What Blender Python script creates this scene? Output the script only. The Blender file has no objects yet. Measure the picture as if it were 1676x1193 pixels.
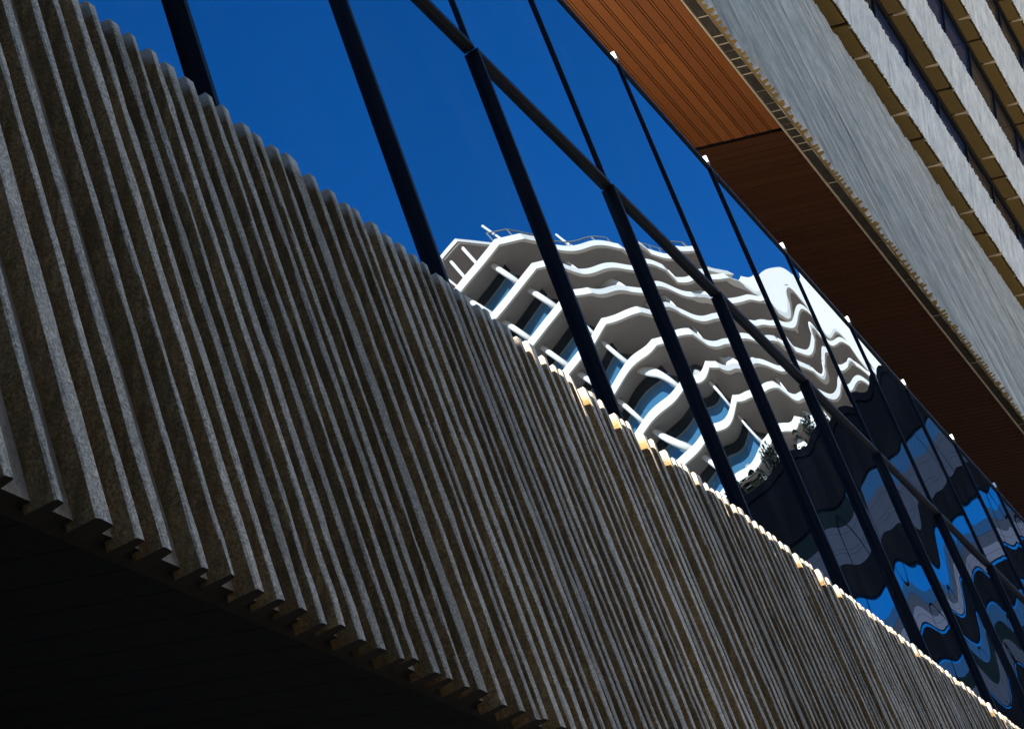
import bpy, bmesh, math, random
from mathutils import Vector, Matrix, noise

random.seed(7)
scene = bpy.context.scene
col = scene.collection

# ------------------------------------------------------------------ camera, sky, sun, exposure
GROUND = -1.6                       # the camera stands at the origin, eye height 1.6 m
RIGHT = Vector((0.9039456, 0.4264148, -0.0324465))
DOWN = Vector((-0.1844874, 0.3203898, -0.9291473))
FWD = Vector((-0.3858066, 0.8458846, 0.3682831))
cam_data = bpy.data.cameras.new('camera')
cam_data.sensor_fit = 'HORIZONTAL'
cam_data.sensor_width = 36.0
cam_data.lens = 36.0 * 3654.0 / 1676.0
cam_data.clip_end = 3000.0
cam = bpy.data.objects.new('camera', cam_data)
col.objects.link(cam)
m = Matrix.Identity(4)
for i in range(3):
    m[i][0] = RIGHT[i]; m[i][1] = -DOWN[i]; m[i][2] = -FWD[i]
cam.matrix_world = m
scene.camera = cam

SUN = Vector((-0.185, -0.835, 0.50)).normalized()
SUN_EL = math.asin(SUN.z)
world = bpy.data.worlds.new('World')
scene.world = world
world.use_nodes = True
wn = world.node_tree
bg = wn.nodes['Background']
sky = wn.nodes.new('ShaderNodeTexSky')
sky.sky_type = 'NISHITA'
sky.sun_disc = False
sky.sun_elevation = SUN_EL
sky.sun_rotation = math.atan2(SUN.x, SUN.y)
sky.altitude = 300.0
sky.air_density = 1.0
sky.dust_density = 0.25
sky.ozone_density = 6.0
hsv = wn.nodes.new('ShaderNodeHueSaturation')
hsv.inputs['Saturation'].default_value = 1.25
wn.links.new(sky.outputs[0], hsv.inputs['Color'])
wn.links.new(hsv.outputs[0], bg.inputs[0])
bg.inputs[1].default_value = 0.075
sun_data = bpy.data.lights.new('sun', 'SUN')
sun_data.energy = 5.0
sun_data.angle = math.radians(0.5)
sun_data.color = (1.0, 0.94, 0.85)
sun_ob = bpy.data.objects.new('sun', sun_data)
col.objects.link(sun_ob)
sun_ob.rotation_euler = SUN.to_track_quat('Z', 'Y').to_euler()
sun_ob.location = SUN * 60
vs = scene.view_settings
vs.view_transform = 'Standard'
vs.look = 'None'
vs.gamma = 1.0
vs.exposure = 2.0
vs.use_curve_mapping = False
scene.cycles.caustics_reflective = False
scene.cycles.caustics_refractive = False
scene.cycles.max_bounces = 8

# ------------------------------------------------------------------ helpers
def tag(o, label, cat, group=None, kind=None):
    o['label'] = label; o['category'] = cat
    if group: o['group'] = group
    if kind: o['kind'] = kind
    return o

def link(name, mesh, parent=None, mat=None):
    o = bpy.data.objects.new(name, mesh)
    col.objects.link(o)
    if parent is not None: o.parent = parent
    if mat is not None and not mesh.materials:
        mesh.materials.append(mat)
    return o

def empty(name, loc, parent=None):
    o = bpy.data.objects.new(name, None)
    o.empty_display_size = 0.2
    col.objects.link(o)
    return o

def mesh_obj(name, verts, faces, mat, parent=None, smooth=False, base=None):
    """verts in world space; the object's origin goes to base (the parent sits at the world origin)."""
    me = bpy.data.meshes.new(name)
    me.from_pydata([tuple(v) for v in verts], [], faces)
    bm = bmesh.new(); bm.from_mesh(me)
    bmesh.ops.recalc_face_normals(bm, faces=bm.faces)
    bm.to_mesh(me); bm.free()
    if smooth:
        for p in me.polygons: p.use_smooth = True
    me.materials.append(mat)
    return link(name, me, parent)

class MB:
    def __init__(self): self.v = []; self.f = []
    def hexa(self, c):
        b = len(self.v); self.v += [tuple(p) for p in c]
        for q in ((0,3,2,1),(4,5,6,7),(0,1,5,4),(1,2,6,5),(2,3,7,6),(3,0,4,7)):
            self.f.append(tuple(b+i for i in q))
        return self
    def box(self, x0, x1, y0, y1, z0, z1):
        return self.hexa([(x0,y0,z0),(x1,y0,z0),(x1,y1,z0),(x0,y1,z0),(x0,y0,z1),(x1,y0,z1),(x1,y1,z1),(x0,y1,z1)])
    def bar(self, a, b, r, n=8):
        a = Vector(a); b = Vector(b); d = (b-a).normalized()
        u = d.orthogonal().normalized(); w = d.cross(u); base = len(self.v)
        for p in (a, b):
            for i in range(n):
                t = 2*math.pi*i/n
                self.v.append(tuple(p + (u*math.cos(t)+w*math.sin(t))*r))
        for i in range(n):
            j = (i+1) % n
            self.f.append((base+i, base+j, base+n+j, base+n+i))
        self.f.append(tuple(base+i for i in range(n))[::-1]); self.f.append(tuple(base+n+i for i in range(n)))
        return self
    def build(self, name, mat, parent=None, smooth=False):
        return mesh_obj(name, self.v, self.f, mat, parent, smooth)

class Rake:
    """A plane leaning back: x = c - k*z, running along Y. pt(y, z, off) lies off metres in front of it."""
    def __init__(self, c, k):
        self.c = c; self.k = k
        t = math.atan(k)
        self.n = Vector((math.cos(t), 0, math.sin(t)))
    def pt(self, y, z, off=0.0):
        return Vector((self.c - self.k*z, y, z)) + self.n*off
    def block(self, y0, y1, z0, z1, o0, o1, mb=None):
        mb = mb or MB()
        P = self.pt
        return mb.hexa([P(y0,z0,o0),P(y0,z0,o1),P(y1,z0,o1),P(y1,z0,o0),P(y0,z1,o0),P(y0,z1,o1),P(y1,z1,o1),P(y1,z1,o0)])

# ------------------------------------------------------------------ materials
class NT:
    def __init__(self, name):
        self.m = bpy.data.materials.new(name); self.m.use_nodes = True
        self.t = self.m.node_tree; self.n = self.t.nodes
        self.b = self.n['Principled BSDF']
    def new(self, kind, **kw):
        x = self.n.new(kind)
        for k, v in kw.items(): setattr(x, k, v)
        return x
    def l(self, a, b): self.t.links.new(a, b)
    def coord(self, scale=(1,1,1), which='Object'):
        tc = self.new('ShaderNodeTexCoord'); mp = self.new('ShaderNodeMapping')
        mp.inputs['Scale'].default_value = scale
        self.l(tc.outputs[which], mp.inputs[0])
        return mp.outputs[0]
    def noise(self, vec, scale, detail=4, rough=0.6):
        x = self.new('ShaderNodeTexNoise')
        x.inputs['Scale'].default_value = scale; x.inputs['Detail'].default_value = detail
        x.inputs['Roughness'].default_value = rough
        self.l(vec, x.inputs['Vector'])
        return x.outputs['Fac']
    def ramp(self, fac, stops):
        r = self.new('ShaderNodeValToRGB')
        e = r.color_ramp.elements
        while len(e) < len(stops): e.new(0.5)
        for i, (p, c) in enumerate(stops):
            e[i].position = p; e[i].color = (*c, 1) if len(c) == 3 else c
        self.l(fac, r.inputs[0])
        return r.outputs[0]
    def mix(self, fac, a, b, mode='MIX'):
        x = self.new('ShaderNodeMix', data_type='RGBA', blend_type=mode)
        for sock, val in ((x.inputs[0], fac), (x.inputs[6], a), (x.inputs[7], b)):
            if hasattr(val, 'links'): self.l(val, sock)
            else: sock.default_value = val if isinstance(val, (int, float)) else ((*val, 1) if len(val) == 3 else val)
        return x.outputs[2]
    def bump(self, h, strength, dist):
        b = self.new('ShaderNodeBump'); b.inputs['Strength'].default_value = strength
        b.inputs['Distance'].default_value = dist
        self.l(h, b.inputs['Height']); self.l(b.outputs[0], self.b.inputs['Normal'])
    def color(self, c):
        if hasattr(c, 'links'): self.l(c, self.b.inputs['Base Color'])
        else: self.b.inputs['Base Color'].default_value = (*c, 1)
        return self
    def rough(self, r, spec=0.3, metal=0.0):
        self.b.inputs['Roughness'].default_value = r
        self.b.inputs['Specular IOR Level'].default_value = spec
        self.b.inputs['Metallic'].default_value = metal
        return self

def concrete(name, lo, hi, stain, grain=120.0, streak=(1,1,1), bump=0.6, dist=0.004, spots=True):
    t = NT(name)
    v = t.coord()
    sv = t.coord(streak)
    n1 = t.noise(v, 3.0, 5)
    n2 = t.noise(sv, 6.0, 4, 0.7)
    n3 = t.noise(v, grain, 3, 0.7)
    c = t.mix(n3, lo, hi)
    st = t.ramp(n2, [(0.40, (0,0,0)), (0.72, (1,1,1))])
    c = t.mix(st, c, stain)
    big = t.ramp(n1, [(0.3, (0.72,0.72,0.72)), (0.7, (1.12,1.12,1.12))])
    c = t.mix(1.0, c, big, 'MULTIPLY')
    if spots:
        vo = t.new('ShaderNodeTexVoronoi'); vo.inputs['Scale'].default_value = 42.0
        t.l(v, vo.inputs['Vector'])
        pit = t.ramp(vo.outputs['Distance'], [(0.08, (0.25,0.23,0.2)), (0.16, (1,1,1))])
        c = t.mix(0.8, c, pit, 'MULTIPLY')
    t.color(c); t.rough(0.92, 0.15)
    t.bump(n3, bump, dist)
    return t.m

def rib_concrete(name, lo, hi, stain, lit_lip, grain, bump, run):
    """rough precast: aggregate grain, pits, vertical runs, pale lip at the head painted lighter to whiten the sunlit strip, tone varying from rib to rib"""
    t = NT(name)
    v = t.coord()
    g = t.noise(v, grain, 4, 0.75)
    g2 = t.noise(v, 34.0, 3, 0.6)
    runs = t.noise(t.coord((14,14,0.9)), 2.0, 4, 0.65)
    blot = t.noise(v, 4.5, 4, 0.6)
    c = t.mix(t.ramp(g, [(0.40,(0,0,0)),(0.60,(1,1,1))]), lo, hi)
    c = t.mix(t.ramp(g2, [(0.35,(0,0,0)),(0.75,(0.55,0.55,0.55))]), c, stain)
    c = t.mix(t.ramp(runs, [(0.42,(0,0,0)),(0.62,(run,run,run))]), c, stain)
    c = t.mix(t.ramp(blot, [(0.55,(0,0,0)),(0.8,(0.5,0.5,0.5))]), c, hi)
    pn = t.noise(t.coord((0.3,1,0.15)), 0.9, 3)
    c = t.mix(1.0, c, t.ramp(pn, [(0.35,(0.70,0.69,0.66)),(0.65,(1.15,1.13,1.1))]), 'MULTIPLY')
    oi = t.new('ShaderNodeObjectInfo')
    c = t.mix(1.0, c, t.ramp(oi.outputs['Random'], [(0,(0.74,0.73,0.70)),(0.5,(1,1,1)),(1,(1.18,1.15,1.10))]), 'MULTIPLY')
    vo = t.new('ShaderNodeTexVoronoi'); vo.inputs['Scale'].default_value = 38.0
    t.l(v, vo.inputs['Vector'])
    c = t.mix(0.6, c, t.ramp(vo.outputs['Distance'], [(0.05,(0.2,0.18,0.15)),(0.12,(1,1,1))]), 'MULTIPLY')
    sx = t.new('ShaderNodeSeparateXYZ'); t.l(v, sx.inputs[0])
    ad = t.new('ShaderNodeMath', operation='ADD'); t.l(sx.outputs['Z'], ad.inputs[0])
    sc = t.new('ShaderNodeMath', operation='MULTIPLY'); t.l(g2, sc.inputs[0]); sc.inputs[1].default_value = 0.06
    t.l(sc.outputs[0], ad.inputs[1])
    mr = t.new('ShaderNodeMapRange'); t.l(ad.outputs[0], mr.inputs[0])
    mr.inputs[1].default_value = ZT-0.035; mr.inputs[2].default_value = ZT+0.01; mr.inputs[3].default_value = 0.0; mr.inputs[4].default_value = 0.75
    c = t.mix(mr.outputs[0], c, lit_lip)  # paler lip colour helps the sunlit rib heads go white
    t.color(c); t.rough(0.95, 0.1)
    t.bump(g, bump, 0.006)
    return t.m

ZT = 3.05
def plain(name, c, rough=0.5, spec=0.3, metal=0.0, var=0.15, scale=8.0, streak=(1,1,1)):
    t = NT(name)
    n1 = t.noise(t.coord(streak), scale, 5)
    lo = tuple(x*(1-var) for x in c); hi = tuple(x*(1+var) for x in c)
    t.color(t.mix(n1, lo, hi)); t.rough(rough, spec, metal)
    return t.m

M = {}
M['rib'] = rib_concrete('brown stained shaded concrete', (0.17,0.10,0.037), (0.41,0.25,0.105), (0.10,0.057,0.02), (0.62,0.54,0.43), 130.0, 0.9, 0.6)  # side colour holds stains plus shade and warm bounce light
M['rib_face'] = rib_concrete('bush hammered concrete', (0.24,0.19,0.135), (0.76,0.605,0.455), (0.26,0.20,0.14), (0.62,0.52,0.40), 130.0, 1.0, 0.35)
M['underside_shade'] = plain('black grime', (0.012,0.010,0.008), 0.95, 0.1)  # rib and panel undersides coloured black to stand for their shade
M['backing'] = concrete('backing concrete', (0.26,0.195,0.13), (0.44,0.34,0.23), (0.15,0.105,0.06), 90.0, (3,3,0.35), 0.8, 0.004)
M['band'] = concrete('weathered band concrete', (0.72,0.56,0.39), (0.90,0.71,0.50), (0.36,0.28,0.195), 60.0, (0.02,3.2,0.045), 0.5, 0.006, False)
M['spandrel'] = concrete('pale spandrel concrete', (0.70,0.60,0.47), (0.84,0.73,0.58), (0.64,0.545,0.43), 60.0, (0.02,3.0,0.05), 0.4, 0.006, False)
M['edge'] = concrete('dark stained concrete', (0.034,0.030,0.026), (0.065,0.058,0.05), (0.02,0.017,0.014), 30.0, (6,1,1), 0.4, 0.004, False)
M['tan'] = plain('tan joint mortar', (0.42,0.36,0.27), 0.9)
M['ochre'] = plain('ochre cement panel', (0.20,0.135,0.045), 0.85, 0.2, 0, 0.2, 14)
M['frame'] = plain('dark anodised aluminium', (0.010,0.0095,0.012), 0.6, 0.12, 0.0, 0.2, 30)
M['frame_front'] = M['frame']
M['black'] = plain('matt black metal', (0.006,0.006,0.007), 0.8, 0.2)
M['undercroft'] = plain('black undercroft shade', (0.006,0.0058,0.0055), 0.85, 0.15)  # undercroft shade put into the colour of soffit, trim and wall
M['cap'] = plain('white painted metal', (0.80,0.79,0.76), 0.5, 0.4, 0, 0.05)
M['asphalt'] = plain('asphalt', (0.055,0.054,0.053), 0.9, 0.2, 0, 0.25, 3)
M['paving'] = plain('pale paving', (0.46,0.40,0.31), 0.9, 0.2, 0, 0.2, 2)
M['white'] = plain('warm white render', (0.88,0.74,0.61), 0.8, 0.2, 0, 0.03, 1)
M['soffit_grey'] = plain('taupe render', (0.335,0.265,0.215), 0.9, 0.2, 0, 0.08, 0.8)
M['block'] = plain('grey render', (0.22,0.21,0.20), 0.9, 0.2, 0, 0.15, 0.6)

def copper_mat(name, g_):
    t = NT(name)
    v = t.coord((1,1,1)); g = t.noise(v, 2.2, 5)
    f = t.noise(t.coord((9,9,9)), 14, 3)
    c = t.mix(g, (0.40,0.135,0.030), (0.55,0.20,0.050))
    c = t.mix(f, c, (0.32,0.105,0.024))
    oi = t.new('ShaderNodeObjectInfo')
    c = t.mix(t.ramp(oi.outputs['Random'], [(0,(0.45,)*3),(1,(0.0,)*3)]), c, (0.22,0.07,0.018))
    c = t.mix(1.0, c, (g_, g_*0.94, g_*0.9), 'MULTIPLY')
    t.color(c); t.rough(0.55, 0.35)
    return t.m
M['copper'] = copper_mat('copper toned timber board', 0.52)
M['copper_dark'] = copper_mat('shaded timber board', 0.15)  # far bay: weaker bounce put into a darker copy of the board colour

def glass_mat():
    t = NT('blue mirror glass')
    for n in list(t.n):
        if n.type == 'BSDF_PRINCIPLED': t.n.remove(n)
    out = [n for n in t.n if n.type == 'OUTPUT_MATERIAL'][0]
    gl = t.new('ShaderNodeBsdfGlossy'); gl.inputs['Color'].default_value = (0.27,0.375,0.49,1); gl.inputs['Roughness'].default_value = 0.0
    oi = t.new('ShaderNodeObjectInfo')
    t.l(t.ramp(oi.outputs['Random'], [(0,(0.24,0.325,0.425)),(1,(0.285,0.395,0.52))]), gl.inputs['Color'])
    df = t.new('ShaderNodeBsdfDiffuse'); df.inputs['Color'].default_value = (0.012,0.016,0.024,1)
    mx = t.new('ShaderNodeMixShader'); mx.inputs[0].default_value = 0.86
    t.l(df.outputs[0], mx.inputs[1]); t.l(gl.outputs[0], mx.inputs[2])
    # faint dust film, thicker in soft patches
    du = t.new('ShaderNodeBsdfDiffuse'); du.inputs['Color'].default_value = (0.30,0.30,0.30,1)
    d = t.ramp(t.noise(t.coord((1,1,0.4)), 2.5, 5), [(0.45,(0,0,0)),(0.9,(0.05,0.05,0.05))])
    m2 = t.new('ShaderNodeMixShader'); t.l(d, m2.inputs[0])
    t.l(mx.outputs[0], m2.inputs[1]); t.l(du.outputs[0], m2.inputs[2])
    t.l(m2.outputs[0], out.inputs[0])
    return t.m
M['glass'] = glass_mat()

def tinted(name, c, refl=0.35, rough=0.03):
    t = NT(name); t.color(c); t.rough(rough, refl, 0.0); return t.m
M['win_dark'] = tinted('dark window glass', (0.012,0.016,0.016), 0.6)
M['win_blue'] = tinted('blue lower window glass', (0.06,0.16,0.24), 0.9)  # sky reflection put into the blue of the lower tower windows
M['win_navy'] = tinted('navy strip window glass', (0.02,0.035,0.08), 0.6)
M['win_brown'] = tinted('brown strip window glass', (0.06,0.045,0.035), 0.5)
M['pane_blue'] = tinted('painted sky blue glazing', (0.002,0.055,0.17), 0.0, 0.5)  # blue sky reflection put into the colour, no gloss
M['pane_teal'] = tinted('teal glazing', (0.006,0.030,0.045), 0.0, 0.5)
M['pane_grey'] = plain('lilac grey reflection', (0.060,0.060,0.080), 0.8, 0.0)
M['pane_pale'] = plain('pale reflection strip', (0.125,0.125,0.155), 0.8, 0.0)
M['pane_navy'] = plain('navy louvre', (0.010,0.030,0.065), 0.8, 0.0)
M['pane_slate'] = plain('slate louvre', (0.022,0.024,0.034), 0.8, 0.0)
M['pane_black'] = tinted('black glazing', (0.003,0.005,0.006), 0.0, 0.5)
M['office_black'] = plain('black cladding', (0.0022,0.0022,0.0028), 0.9, 0.0)

# ------------------------------------------------------------------ ground
def sheet(name, x0, x1, y0, y1, z, mat):
    o = mesh_obj(name, [(x0,y0,z),(x1,y0,z),(x1,y1,z),(x0,y1,z)], [(0,1,2,3)], mat)
    o['kind'] = 'structure'
    return o
sheet('ground', -900, 900, -900, 900, GROUND, M['paving'])
sheet('bounce_cut_ground', -30, 2.0, 24, 90, GROUND+0.13, M['asphalt'])  # unseen dark ground, added to cut bounce onto the far soffit
sheet('road', 2.2, 9.4, -300, 62, GROUND+0.004, M['asphalt'])
kerb = MB().box(1.95, 2.2, -300, 62, GROUND-0.1, GROUND+0.12).build('kerb', M['paving']); kerb['kind'] = 'structure'
pav = MB().box(-14, 1.95, -60, 62, GROUND-0.1, GROUND+0.125).build('pavement', M['paving']); pav['kind'] = 'structure'

# ------------------------------------------------------------------ ribbed podium with raked mirror glass
podium = empty('ribbed_podium_building', (0,0,0))
tag(podium, 'low building with dark ribbed concrete base and raked blue mirror glass above', 'building')
Y0, Y1 = 1.2, 46.0
RIB = Rake(-2.464+0.345*1.35, 0.345)     # outer face of the ribs
ZB, ZT = 1.35, 3.05
DEP = 0.050
MOD = 1.7
JOINT0 = 5.12
GL = Rake(-2.394, 0.32)                  # face of the glass
ZTR, ZG = 5.50, 7.30
MUL0 = 5.29
GMOD = 1.735

def make_rib(y, w, parent, zt, zb, proud=0.0, dep=DEP):
    """tapered fin with rough hammered edges: 4 profile points, ~10 sections"""
    n = 22
    verts = []; faces = []
    w2 = w + 0.014
    for i in range(n):
        f = min(1.0, i/(n-2))
        z = zb + (zt-0.012-zb)*f if i < n-1 else zt
        j = lambda s: (noise.noise(Vector((y*31.0, z*6.0, s)))*0.0030 + noise.noise(Vector((y*37.0, z*26.0, s)))*0.0028)
        off = proud + (-0.007 if i == n-1 else 0.0)
        prof = [(y-(w2-w)/2, -dep-0.02), (y+j(1), off-0.003+j(3)), (y+w*0.14+j(5), off+j(2)), (y+w*0.86+j(7), off+j(4)), (y+w+j(6), off-0.004), (y+w+(w2-w)/2, -dep-0.02)]
        for k2, (yy, oo) in enumerate(prof):
            zz = z
            if i == n-1 and k2 in (1, 4): zz -= 0.003
            verts.append(RIB.pt(yy, zz, oo))
        if i:
            a = (i-1)*6; b = i*6
            for q in range(5): faces.append((a+q, a+q+1, b+q+1, b+q))
    faces.append(tuple(range(6))[::-1]); faces.append(tuple(range((n-1)*6, n*6)))
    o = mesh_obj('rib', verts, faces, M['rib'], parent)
    o.data.materials.append(M['rib_face']); o.data.materials.append(M['underside_shade'])
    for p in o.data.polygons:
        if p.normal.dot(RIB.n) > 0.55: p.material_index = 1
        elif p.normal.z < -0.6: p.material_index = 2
    return o

jy = JOINT0
while jy > Y0 + 0.3: jy -= MOD
pan = 0
while jy < Y1:
    a, b = max(jy, Y0), min(jy+MOD, Y1)
    gap = 0.0008
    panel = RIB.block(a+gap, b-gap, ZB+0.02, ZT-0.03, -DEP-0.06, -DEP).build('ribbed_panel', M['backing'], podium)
    panel.data.materials.append(M['underside_shade'])
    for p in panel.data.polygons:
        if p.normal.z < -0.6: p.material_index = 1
    rnd = random.Random(100+pan)
    y = jy + 0.012
    first = True
    while y < jy+MOD-0.05:
        w = rnd.choice([0.024, 0.028, 0.031, 0.034, 0.038])
        if first: w = 0.06
        pitch = rnd.choice([0.062, 0.072, 0.080, 0.088, 0.096, 0.106])
        if first: pitch = 0.135
        elif rnd.random() < 0.06: pitch = 0.15
        if y > Y0 and y+w < Y1:
            make_rib(y, w, panel, ZT + (0.012 if first else rnd.uniform(-0.008, 0.006)), ZB + rnd.uniform(-0.012, 0.012), 0.0 if first else rnd.uniform(-0.003, 0.003))
        first = False
        y += pitch
    jy += MOD; pan += 1

# sill, inner wall, roof slab behind the glass, end walls
MB().hexa([RIB.pt(Y0,ZT-0.06,-0.10), RIB.pt(Y1,ZT-0.06,-0.10), GL.pt(Y1,ZT-0.02,-0.12), GL.pt(Y0,ZT-0.02,-0.12),
           RIB.pt(Y0,ZT-0.035,-0.10), RIB.pt(Y1,ZT-0.035,-0.10), GL.pt(Y1,ZT+0.005,-0.12), GL.pt(Y0,ZT+0.005,-0.12)]).build('sill', M['frame'], podium)
GL.block(Y0, Y1, ZT, ZG-0.05, -0.45, -0.30).build('inner_wall', M['black'], podium)
MB().box(-11.0, GL.pt(0,ZG-0.2,-0.2).x, Y0, Y1, ZG-0.35, ZG-0.19).build('roof_slab', M['block'], podium)
MB().box(-10.9, GL.pt(0,ZG-0.2,-0.22).x, Y0+0.1, 19.5, ZG-0.189, ZG-0.16).build('roof_bounce_sheet', M['paving'], podium)  # unseen pale roof, added to bounce sun onto the near soffit
MB().box(-10.9, GL.pt(0,ZG-0.2,-0.22).x, 19.51, Y1-0.1, ZG-0.189, ZG-0.16).build('roof_dark_sheet', M['black'], podium)  # unseen black roof, added to keep bounce off the far soffit
MB().box(-11.0, -10.8, Y0, Y1, GROUND, ZG-0.36).build('rear_wall', M['block'], podium)
# undercroft: boards coloured black as shade, running into the building, a thin trim behind the ribs, back wall
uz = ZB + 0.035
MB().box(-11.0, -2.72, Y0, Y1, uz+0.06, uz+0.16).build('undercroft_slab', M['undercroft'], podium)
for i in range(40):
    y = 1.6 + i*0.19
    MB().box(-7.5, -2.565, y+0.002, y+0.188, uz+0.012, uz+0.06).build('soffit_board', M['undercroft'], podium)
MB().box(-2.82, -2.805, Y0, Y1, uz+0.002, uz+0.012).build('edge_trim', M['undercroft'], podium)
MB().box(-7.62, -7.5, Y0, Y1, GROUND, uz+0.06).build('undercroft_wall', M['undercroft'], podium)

# glazing: each pane its own slightly wavy sheet
def pane(y0, y1, z0, z1, idx, amp):
    nu, nv = 30, 30
    verts = []; faces = []
    s = Vector((idx*3.7, idx*1.3, z0*2.1))
    tr_ = random.Random(idx*13+5); tl = (tr_.uniform(-1,1)*0.0030, tr_.uniform(-1,1)*0.0026)
    far = min(1.0, max(0.0, (y0-6.0)/9.0))
    for i in range(nu+1):
        for j in range(nv+1):
            u = i/nu; v = j/nv
            y = y0+(y1-y0)*u; z = z0+(z1-z0)*v
            env = (math.sin(math.pi*u)**0.5)*(math.sin(math.pi*v)**0.5) if 0 < u < 1 and 0 < v < 1 else 0
            h = noise.noise(Vector((y*0.75, z*1.1, 0.0))+s)*(0.12+0.25*far+(4.6 if z0 > 4 else 12.0-6.0*v)*far**3) + (0.22*math.sin(y*5.0+idx*1.7+0.8*z) + 0.2*noise.noise(Vector((y*1.9, z*1.5, 5.0))+s))*(0.12+0.25*far+0.5*far**3)
            verts.append(GL.pt(y, z, h*amp*(0.4+0.6*env) + tl[0]*(u-0.5) + tl[1]*(v-0.5)))
    for i in range(nu):
        for j in range(nv):
            a = i*(nv+1)+j
            faces.append((a, a+nv+1, a+nv+2, a+1))
    o = mesh_obj('glass_pane', verts, faces, M['glass'], podium, smooth=True)
    return o

nm = int((Y1-MUL0)/GMOD)
for i in range(-2, nm+1):
    y = MUL0 + GMOD*i + (0.09 if i == 0 else 0)
    # deep pressure plate and cap below the transom, slim cap above, bracket head above the glass edge
    mu = GL.block(y-0.018, y+0.018, ZT-0.02, ZTR-0.001, -0.10, 0.010).build('mullion', M['frame'], podium)
    GL.block(y-0.014, y+0.014, ZT-0.02, ZTR-0.001, 0.0102, 0.037).build('mullion_cap', M['frame'], mu)
    up = GL.block(y-0.013, y+0.013, ZTR+0.032, ZG+0.02, -0.10, 0.006).build('mullion', M['frame'], podium)
    GL.block(y-0.010, y+0.010, ZTR+0.032, ZG+0.04, 0.0062, 0.015).build('mullion_cap', M['frame'], up)
    GL.block(y-0.017, y+0.017, ZG+0.041, ZG+0.095, -0.08, 0.016).build('mullion_head', M['cap'], up)
    if i < nm:
        pane(y+0.02, MUL0+GMOD*(i+1)-0.015, ZT-0.01, ZTR+0.01, i, 0.0022)
        pane(y+0.014, MUL0+GMOD*(i+1)-0.012, ZTR+0.02, ZG-0.02, i+50, 0.0013)
        GL.block(y+0.0225, MUL0+GMOD*(i+1)-0.0225, ZTR, ZTR+0.03, -0.10, 0.030).build('transom', M['frame'], podium)
        GL.block(y+0.0165, MUL0+GMOD*(i+1)-0.0165, ZG-0.018, ZG+0.012, -0.10, 0.014).build('head_rail', M['frame'], podium)

# ------------------------------------------------------------------ overhanging building behind
block = empty('overhanging_concrete_building', (0,0,0))
tag(block, 'large grey concrete building with copper coloured soffit and stacked window strips overhead', 'building')
ZS = 11.0
XS_OUT, XS_IN = -5.95, -6.09
BY0, BY1 = 15.5, 62.0
JY = 20.58
# copper soffit boards: along the facade in the near bay, across it in the far bay
for i in range(44):
    x1 = XS_IN - 0.03 - i*0.138
    ye = BY0 + random.Random(i*3+1).uniform(0.8, 4.2)
    MB().box(x1-0.098, x1, BY0, ye-0.003, ZS+0.0, ZS+0.03).build('soffit_board', M['copper'], block)
    MB().box(x1-0.098, x1, ye+0.003, JY-0.06, ZS+0.0015*(i % 3), ZS+0.03).build('soffit_board', M['copper'], block)
    MB().box(x1-0.128, x1-0.108, BY0, JY-0.06, ZS+0.003, ZS+0.03).build('soffit_batten', M['copper'], block)
me = None
for i in range(180):
    y = JY + 0.06 + i*0.16
    if me is None:
        o = MB().box(-12.2, XS_IN-0.03, 0, 0.134, ZS, ZS+0.03).build('soffit_board', M['copper_dark'], block); me = o.data
    else:
        o = link('soffit_board', me, block)
    o.location.y = y
MB().box(-12.3, XS_OUT-0.3, BY0, BY1, ZS+0.05, ZS+0.3).build('soffit_slab', M['black'], block)
MB().box(-12.6, -12.3, BY0, BY1, GROUND, ZS+0.3).build('core_wall', M['block'], block)
MB().box(-16.4, -12.61, BY0+1, 77, GROUND, 31.0).build('core', M['block'], block)
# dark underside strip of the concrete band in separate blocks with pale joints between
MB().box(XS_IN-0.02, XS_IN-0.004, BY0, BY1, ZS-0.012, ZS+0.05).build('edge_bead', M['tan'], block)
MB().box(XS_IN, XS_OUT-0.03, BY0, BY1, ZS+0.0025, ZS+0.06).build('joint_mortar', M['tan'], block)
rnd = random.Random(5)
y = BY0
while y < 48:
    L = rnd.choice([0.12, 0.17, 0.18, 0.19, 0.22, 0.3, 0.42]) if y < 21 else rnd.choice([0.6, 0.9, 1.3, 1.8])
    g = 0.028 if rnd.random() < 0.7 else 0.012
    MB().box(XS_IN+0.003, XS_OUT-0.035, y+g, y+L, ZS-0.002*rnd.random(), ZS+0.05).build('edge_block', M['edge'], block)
    y += L
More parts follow.
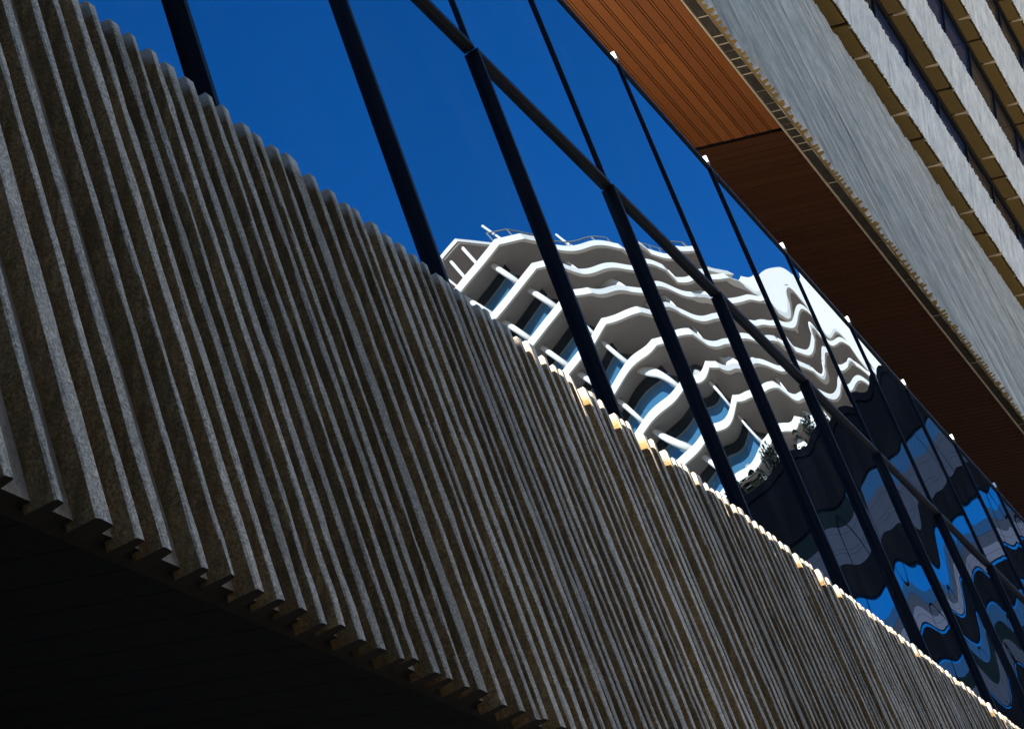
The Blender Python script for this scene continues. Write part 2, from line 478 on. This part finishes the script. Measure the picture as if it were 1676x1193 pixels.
# corduroy ribbed band leaning back, one sheet of several hundred ribs
BAND = Rake(XS_OUT+0.34*ZS, 0.34)
ZBT = 18.9
def corduroy(name, P, y0, y1, z0, z1, mat, pitch, dep, seed, jit=0.02, jag=0.05, seam=0.0):
    rnd = random.Random(seed)
    v = []; f = []
    y = y0
    prev = None
    prof = []
    nxt = y0 + 1.1
    while y < y1:
        if seam and y > nxt:
            prof += [(y, 0, z0, z1), (y+0.002, -0.05, z0, z1), (y+0.034, -0.05, z0, z1), (y+0.036, 0, z0, z1)]
            y += 0.036; nxt += seam
        p = pitch*rnd.uniform(0.75, 1.25); d = dep*rnd.uniform(0.5, 1.3)
        zb = z0 + rnd.uniform(-jag, jag)*0.5; zt = z1 + rnd.uniform(-jag, jag)
        prof += [(y, 0, zb, zt), (y+p*0.12, d, zb, zt), (y+p*0.5, d*rnd.uniform(0.85,1), zb, zt), (y+p*0.62, 0, zb, zt)]
        y += p
    for (yy, o, zb, zt) in prof:
        v += [P(yy, zb, min(-0.02, o-0.01)), P(yy, zb, o), P(yy, zt, o), P(yy, zt, min(-0.02, o-0.01))]
    for i in range(len(prof)-1):
        a = i*4; b = a+4
        for q in range(3): f.append((a+q, b+q, b+q+1, a+q+1))
    o = mesh_obj(name, v, f, mat, block)
    o.data.materials.append(M['ochre'])
    for p in o.data.polygons:
        if p.normal.z < -0.7: p.material_index = 1
    o['kind'] = 'stuff'
    return o
corduroy('ribbed_band', BAND.pt, BY0, BY1, ZS+0.0, ZBT, M['band'], 0.125, 0.05, 3)
BAND.block(BY0, BY1, ZS+0.35, ZBT-0.1, -0.5, -0.025).build('band_wall', M['black'], block)

# storeys: ribbed spandrel, ochre underside in panels, brackets, strip window
floors = [(19.4, 8.50, 1.12), (22.9, 8.86, 1.25), (26.6, 9.02, 1.55), (30.3, 9.06, 1.6)]
SY0, SY1 = 26.0, 78.0
MB().box(-16, -8.9, SY0, SY1, 18.6, 19.0).build('terrace_slab', M['black'], block)
for n, (zf, xf, sh) in enumerate(floors):
    WX = -(xf + 0.40)
    corduroy('ribbed_spandrel', (lambda xf: (lambda y, z, o: Vector((-xf+o, y, z))))(xf), SY0, SY1, zf, zf+sh, M['spandrel'], 0.115, 0.014, 20+n, 0.02, 0.03, 1.21)
    MB().box(-16, -xf-0.065, SY0, SY1, zf+0.03, zf+sh-0.05).build('floor_slab', M['black'], block)
    J0 = 33.1
    y = J0 - 4.84*2
    pm = {}
    while y < SY1:
        for (p0, p1) in ((0.02, 1.14), (1.28, 3.56), (3.70, 4.82)):
            key = round(p1-p0, 2)
            if key not in pm:
                o = MB().box(WX+0.05, -xf-0.05, 0, p1-p0+0.14*(key > 1.5), zf-0.004, zf+0.028).build('soffit_panel', M['ochre'], block); pm[key] = o.data
            else:
                o = link('soffit_panel', pm[key], block)
            o.location.y = y+p0 - (0.07 if key > 1.5 else (0 if p0 < 1 else 0.07))
        for b in (1.21, 3.63):
            yb = y+b
            mb = MB().hexa([(WX+0.12,yb-0.02,zf-0.02),(-xf+0.02,yb-0.06,zf-0.015),(-xf+0.02,yb+0.06,zf-0.015),(WX+0.12,yb+0.02,zf-0.02),
                            (WX+0.12,yb-0.02,zf+0.03),(-xf+0.02,yb-0.06,zf+0.03),(-xf+0.02,yb+0.06,zf+0.03),(WX+0.12,yb+0.02,zf+0.03)])
            mb.build('bracket', M['band'], block)
        y += 4.84
    # strip window beneath this underside
    zb = (floors[n-1][0]+floors[n-1][2]-0.6) if n else 18.99
    y = SY0; k = 0
    while y < SY1:
        wmat = M['win_navy'] if (k*7+n*3) % 5 in (0, 2, 3) else M['win_brown']
        MB().box(WX-0.06, WX-0.03, y+0.03, y+2.39, zb, zf-0.02).build('window_pane', wmat, block)
        MB().box(WX-0.06, WX+0.03, y-0.03, y+0.03, zb, zf-0.02).build('window_mullion', M['frame'], block)
        y += 2.42; k += 1
    MB().box(WX-0.05, WX+0.045, SY0, SY1, zf-0.12, zf-0.02).build('window_head', M['frame'], block)
MB().box(-16, -9.6, SY0, SY1, 31.95, 34).build('upper_wall', M['spandrel'], block)

# ------------------------------------------------------------------ reflected apartment tower
tower = empty('apartment_tower', (20,125,GROUND))
tower.location = (0,0,0)
tag(tower, 'white banded apartment tower with angular balconies mirrored in the glass', 'building')
PLAN = [(22,112.5),(9.0,105.5),(4.0,104.4),(2.8,105.8),(1.9,108.4),(-0.9,114.0),(-1.2,116.2),(-3.5,120.2),(-3.6,122.4),(-4.4,125.4),(-1.5,128.0)]
BACK = [(20,160),(38,140)]
DRIFT = Vector((-0.71, -0.10, -3.0))
def offset_poly(pts, d):
    """shift an open polyline to its left-hand (inner) side"""
    out = []
    for i, p in enumerate(pts):
        p = Vector(p)
        dirs = []
        if i: dirs.append((p-Vector(pts[i-1])).normalized())
        if i < len(pts)-1: dirs.append((Vector(pts[i+1])-p).normalized())
        nn = Vector((0,0))
        for q in dirs: nn += Vector((q.y, -q.x))
        nn.normalize()
        out.append(p + nn*d)
    return out
def prism(poly, z0, z1):
    nv = len(poly)
    v = [(p[0],p[1],z0) for p in poly] + [(p[0],p[1],z1) for p in poly]
    f = [tuple(range(nv))[::-1], tuple(range(nv, 2*nv))]
    for i in range(nv):
        j = (i+1) % nv
        f.append((i, j, nv+j, nv+i))
    return v, f
ROOF_Z = 70.0
NF = 15
for n in range(NF):
    d = DRIFT*n
    front = [Vector((p[0]+d.x, p[1]+d.y)) for p in PLAN]
    back = [Vector((p[0]+d.x, p[1]+d.y)) for p in BACK]
    zt = ROOF_Z + d.z
    fas = 0.48
    # white fascia ring (solid upstand) and taupe slab underside a hair below its edge
    inner = offset_poly(front, 0.22)
    nv = len(front)
    v = []; f = []
    for p, q in zip(front, inner):
        v += [(p.x,p.y,zt-fas),(p.x,p.y,zt),(q.x,q.y,zt),(q.x,q.y,zt-fas)]
    for i in range(nv-1):
        a = i*4; b = a+4
        for q in range(4):
            f.append((a+q, b+q, b+(q+1) % 4, a+(q+1) % 4))
    f.append((0,1,2,3)); f.append(tuple((nv-1)*4+q for q in range(4)))
    slab = mesh_obj('balcony_fascia', v, f, M['white'], tower)
    poly = offset_poly(front, 0.221) + back
    vv, ff = prism(poly, zt-fas+0.02, zt-fas+0.30)
    mesh_obj('floor_slab', vv, ff, M['soffit_grey'], tower)
    # recessed wall: alternating dark windows and taupe wall, thin frames, lower panes coloured blue as reflected sky
    wall = offset_poly(front, 2.5)
    wall[0] = offset_poly(front, 2.0)[0]; wall[1] = offset_poly(front, 2.0)[1]; wall[2] = offset_poly(front, 2.0)[2]
    znext = zt - 3.0 - fas + 0.30
    for i in range(nv-1):
        A = wall[i]; B = wall[i+1]
        if (B-A).length < 0.4: continue
        zm = znext + 2.05
        ztop = zt-fas+0.02
        mat = M['win_dark'] if i < 5 or i % 2 else M['soffit_grey']
        mesh_obj('window_wall', [(A.x,A.y,zm),(B.x,B.y,zm),(B.x,B.y,ztop),(A.x,A.y,ztop)], [(0,1,2,3)], mat, tower)
        mesh_obj('lower_window_pane', [(A.x,A.y,znext),(B.x,B.y,znext),(B.x,B.y,zm),(A.x,A.y,zm)], [(0,1,2,3)], M['win_blue'], tower)
        MB().bar((A.x-0.03,A.y-0.03,zm),(B.x-0.03,B.y-0.03,zm), 0.05, 6).build('window_rail', M['block'], tower)
    if n < NF-1:
        colp = offset_poly(front, 0.9)
        for (i, t) in ((1, 0.25), (1, 0.8), (4, 0.35), (6, 0.5)):
            p = colp[i].lerp(colp[i+1], t)
            a = Vector((p.x, p.y, zt-fas+0.05)); b = a + Vector((DRIFT.x*0.75, DRIFT.y*0.75, -2.3))
            MB().bar(a, b, 0.17, 10).build('column', M['white'], tower, True)
canopy = [Vector(((x+3.5)*1.06-3.5, (y-7)*1.06+7)) for x, y in ((4.2,104.6),(5.4,101.7),(6.7,101.9),(8.4,105.3))]
cv, cf = prism(canopy, 73.75, 74.0)
mesh_obj('roof_canopy', cv, cf, M['white'], tower)
cv, cf = prism([p.lerp(Vector((6.3,109.3)), 0.06) for p in canopy], 73.62, 73.749)
mesh_obj('canopy_soffit', cv, cf, M['soffit_grey'], tower)
for p in canopy:
    q = p.lerp(Vector((6.3,109.3)), 0.25)
    MB().bar((q.x,q.y,ROOF_Z-0.3),(q.x,q.y,73.63), 0.10, 8).build('canopy_post', M['white'], tower, True)
# roof rail and slanting masts
rail = MB()
rp = offset_poly([Vector(p) for p in PLAN], 0.5)
for i in range(2, 9):
    A = rp[i]; B = rp[i+1]
    rail.bar((A.x,A.y,ROOF_Z+1.0),(B.x,B.y,ROOF_Z+1.0), 0.05, 6)
    k = max(1, int((B-A).length/1.4))
    for q in range(k):
        p = A.lerp(B, q/k); rail.bar((p.x,p.y,ROOF_Z),(p.x,p.y,ROOF_Z+1.0), 0.04, 6)
rail.build('roof_rail', M['block'], tower)
for (i, t, L) in ((1, 0.3, 2.2), (2, 0.5, 2.0), (4, 0.6, 2.2), (8, 0.5, 2.4)):
    p = rp[i].lerp(rp[i+1], t)
    MB().bar((p.x,p.y,ROOF_Z-0.1),(p.x-DRIFT.x*0.6,p.y,ROOF_Z+L), 0.07, 8).build('roof_mast', M['white'], tower)
# blank white stair core at the far end
vv, ff = prism([Vector((-4.6,128.4)), Vector((-8.8,135.6)), Vector((-9.2,154)), Vector((8,154)), Vector((8,136))], GROUND, ROOF_Z+0.8)
mesh_obj('stair_core', vv, ff, M['white'], tower)

# ------------------------------------------------------------------ reflected dark office building
office = empty('dark_office_building', (0,0,0))
tag(office, 'black clad office building with blue glazing mirrored low in the glass', 'building')
OY = 72.0
OX0, OX1 = -16.0, 9.0
OZT = 32.4
MB().box(OX0, OX1, OY+0.3, OY+14, GROUND, OZT-0.3).build('core', M['office_black'], office)
MB().box(OX0-0.1, OX1+0.1, OY-0.1, OY+14.1, OZT-0.3, OZT).build('roof_edge', M['office_black'], office)
rnd = random.Random(11)
zt = OZT - 0.3
first = True
pats = ['pane_blue','pane_teal','pane_grey','pane_black','pane_blue','pane_grey','pane_black','pane_teal']
row = 0
while zt > GROUND+4:
    sp = 2.2 if first else 1.05
    MB().box(OX0, OX1, OY, OY+0.3, zt-sp, zt).build('spandrel', M['office_black'], office)
    za = zt-sp; zb = za-2.25
    x = OX0; k = 0
    while x < OX1:
        wd = 1.56
        br = random.Random(row*31+(k//3)*77+5)
        key = br.choice(['pane_blue','pane_blue','pane_black','pane_navy','pane_black'])
        MB().box(x+0.03, x+wd-0.03, OY+0.12, OY+0.16, zb, za).build('window_pane', M[key], office)
        MB().box(x-0.03, x+0.03, OY+0.05, OY+0.3, zb, za).build('window_frame', M['office_black'], office)
        x += wd; k += 1
    br = random.Random(row*17+3)
    zz = zb + br.uniform(0.0, 0.2)
    while zz < za - br.uniform(0.7, 1.2):
        hh = br.choice([0.16, 0.26, 0.4, 0.6])
        xa = OX0 + br.uniform(0, 3); xb = OX1 - br.uniform(0, 6)
        MB().box(xa, xb, OY+0.05, OY+0.10, zz, zz+hh-0.01).build('painted_reflection', M[br.choice(['pane_grey','pane_pale','pane_navy','pane_slate','pane_slate','pane_grey','pane_black'])], office)  # flat stripes standing in for reflections in the office glass
        zz += hh
    zt = zb; first = False; row += 1

M['leaf'] = plain('dark evergreen leaf', (0.012,0.016,0.007), 0.7, 0.2, 0, 0.4, 3)
M['bark'] = plain('dark bark', (0.06,0.045,0.03), 0.9)
for q, (sx, hgt) in enumerate(((-2.6, 1.0), (-0.8, 1.3), (0.9, 0.9))):
    sh = empty('roof_shrub', (0,0,0))
    tag(sh, ('right', 'middle', 'left')[q] + ' one of three dark shrubs on the black office roof', 'shrub', 'shrubs along the office roof')
    rr = random.Random(60+q); mb = MB()
    for k in range(260):
        d = Vector((rr.gauss(0,1), rr.gauss(0,1), rr.gauss(0,1))).normalized()*rr.uniform(0.3, 1.0)
        c = Vector((sx+d.x*0.75, OY+0.9+d.y*0.6, OZT+0.25+hgt*0.5*(1+d.z)))
        u = Vector((rr.gauss(0,1), rr.gauss(0,1), rr.gauss(0,1))).normalized()*0.12
        w = u.orthogonal().normalized()*0.06
        b = len(mb.v); mb.v += [tuple(c-u), tuple(c+w), tuple(c+u), tuple(c-w)]; mb.f.append((b, b+1, b+2, b+3))
    mb.build('foliage', M['leaf'], sh)
    MB().bar((sx, OY+0.9, OZT), (sx, OY+0.9, OZT+0.25+hgt*0.6), 0.04, 6).build('stem', M['bark'], sh)

# ------------------------------------------------------------------ unseen buildings added to shade the near end
def plain_building(name, label, x0, x1, y0, y1, z1, mat, face):
    b = empty(name, (0,0,0)); tag(b, label, 'building')
    MB().box(x0, x1, y0, y1, GROUND, z1).build('wall', mat, b)
    MB().box(x0-0.15, x1+0.15, y0-0.15, y1+0.15, z1, z1+0.25).build('roof', M['block'], b)
    wm = None
    z = GROUND+1.2
    while z+1.6 < z1:
        if face == 'y':
            x = x0+1.0
            while x+1.4 < x1:
                if wm is None:
                    o = MB().box(0, 1.4, 0, 0.06, 0, 1.6).build('window', M['win_dark'], b); wm = o.data
                else: o = link('window', wm, b)
                o.location = (x, y1, z); x += 2.6
        else:
            y = y0+1.0
            while y+1.4 < y1:
                if wm is None:
                    o = MB().box(-0.06, 0, 0, 1.4, 0, 1.6).build('window', M['win_dark'], b); wm = o.data
                else: o = link('window', wm, b)
                o.location = (x0, y, z); y += 2.6
        z += 3.2
    return b
plain_building('near_shade_block', 'unseen plain block added to shade the near end of the ribbed base', -11, -3.6, -9, 0, 6.74, M['block'], 'y')
plain_building('street_shade_block', 'unseen grey block added behind the camera to shade the street', -14, 30, -34, -22, 13.0, M['block'], 'y')
plain_building('sky_shade_block', 'unseen grey block added across the road to cut sky light', 9.8, 24, -22, 4, 22.0, M['block'], 'x')
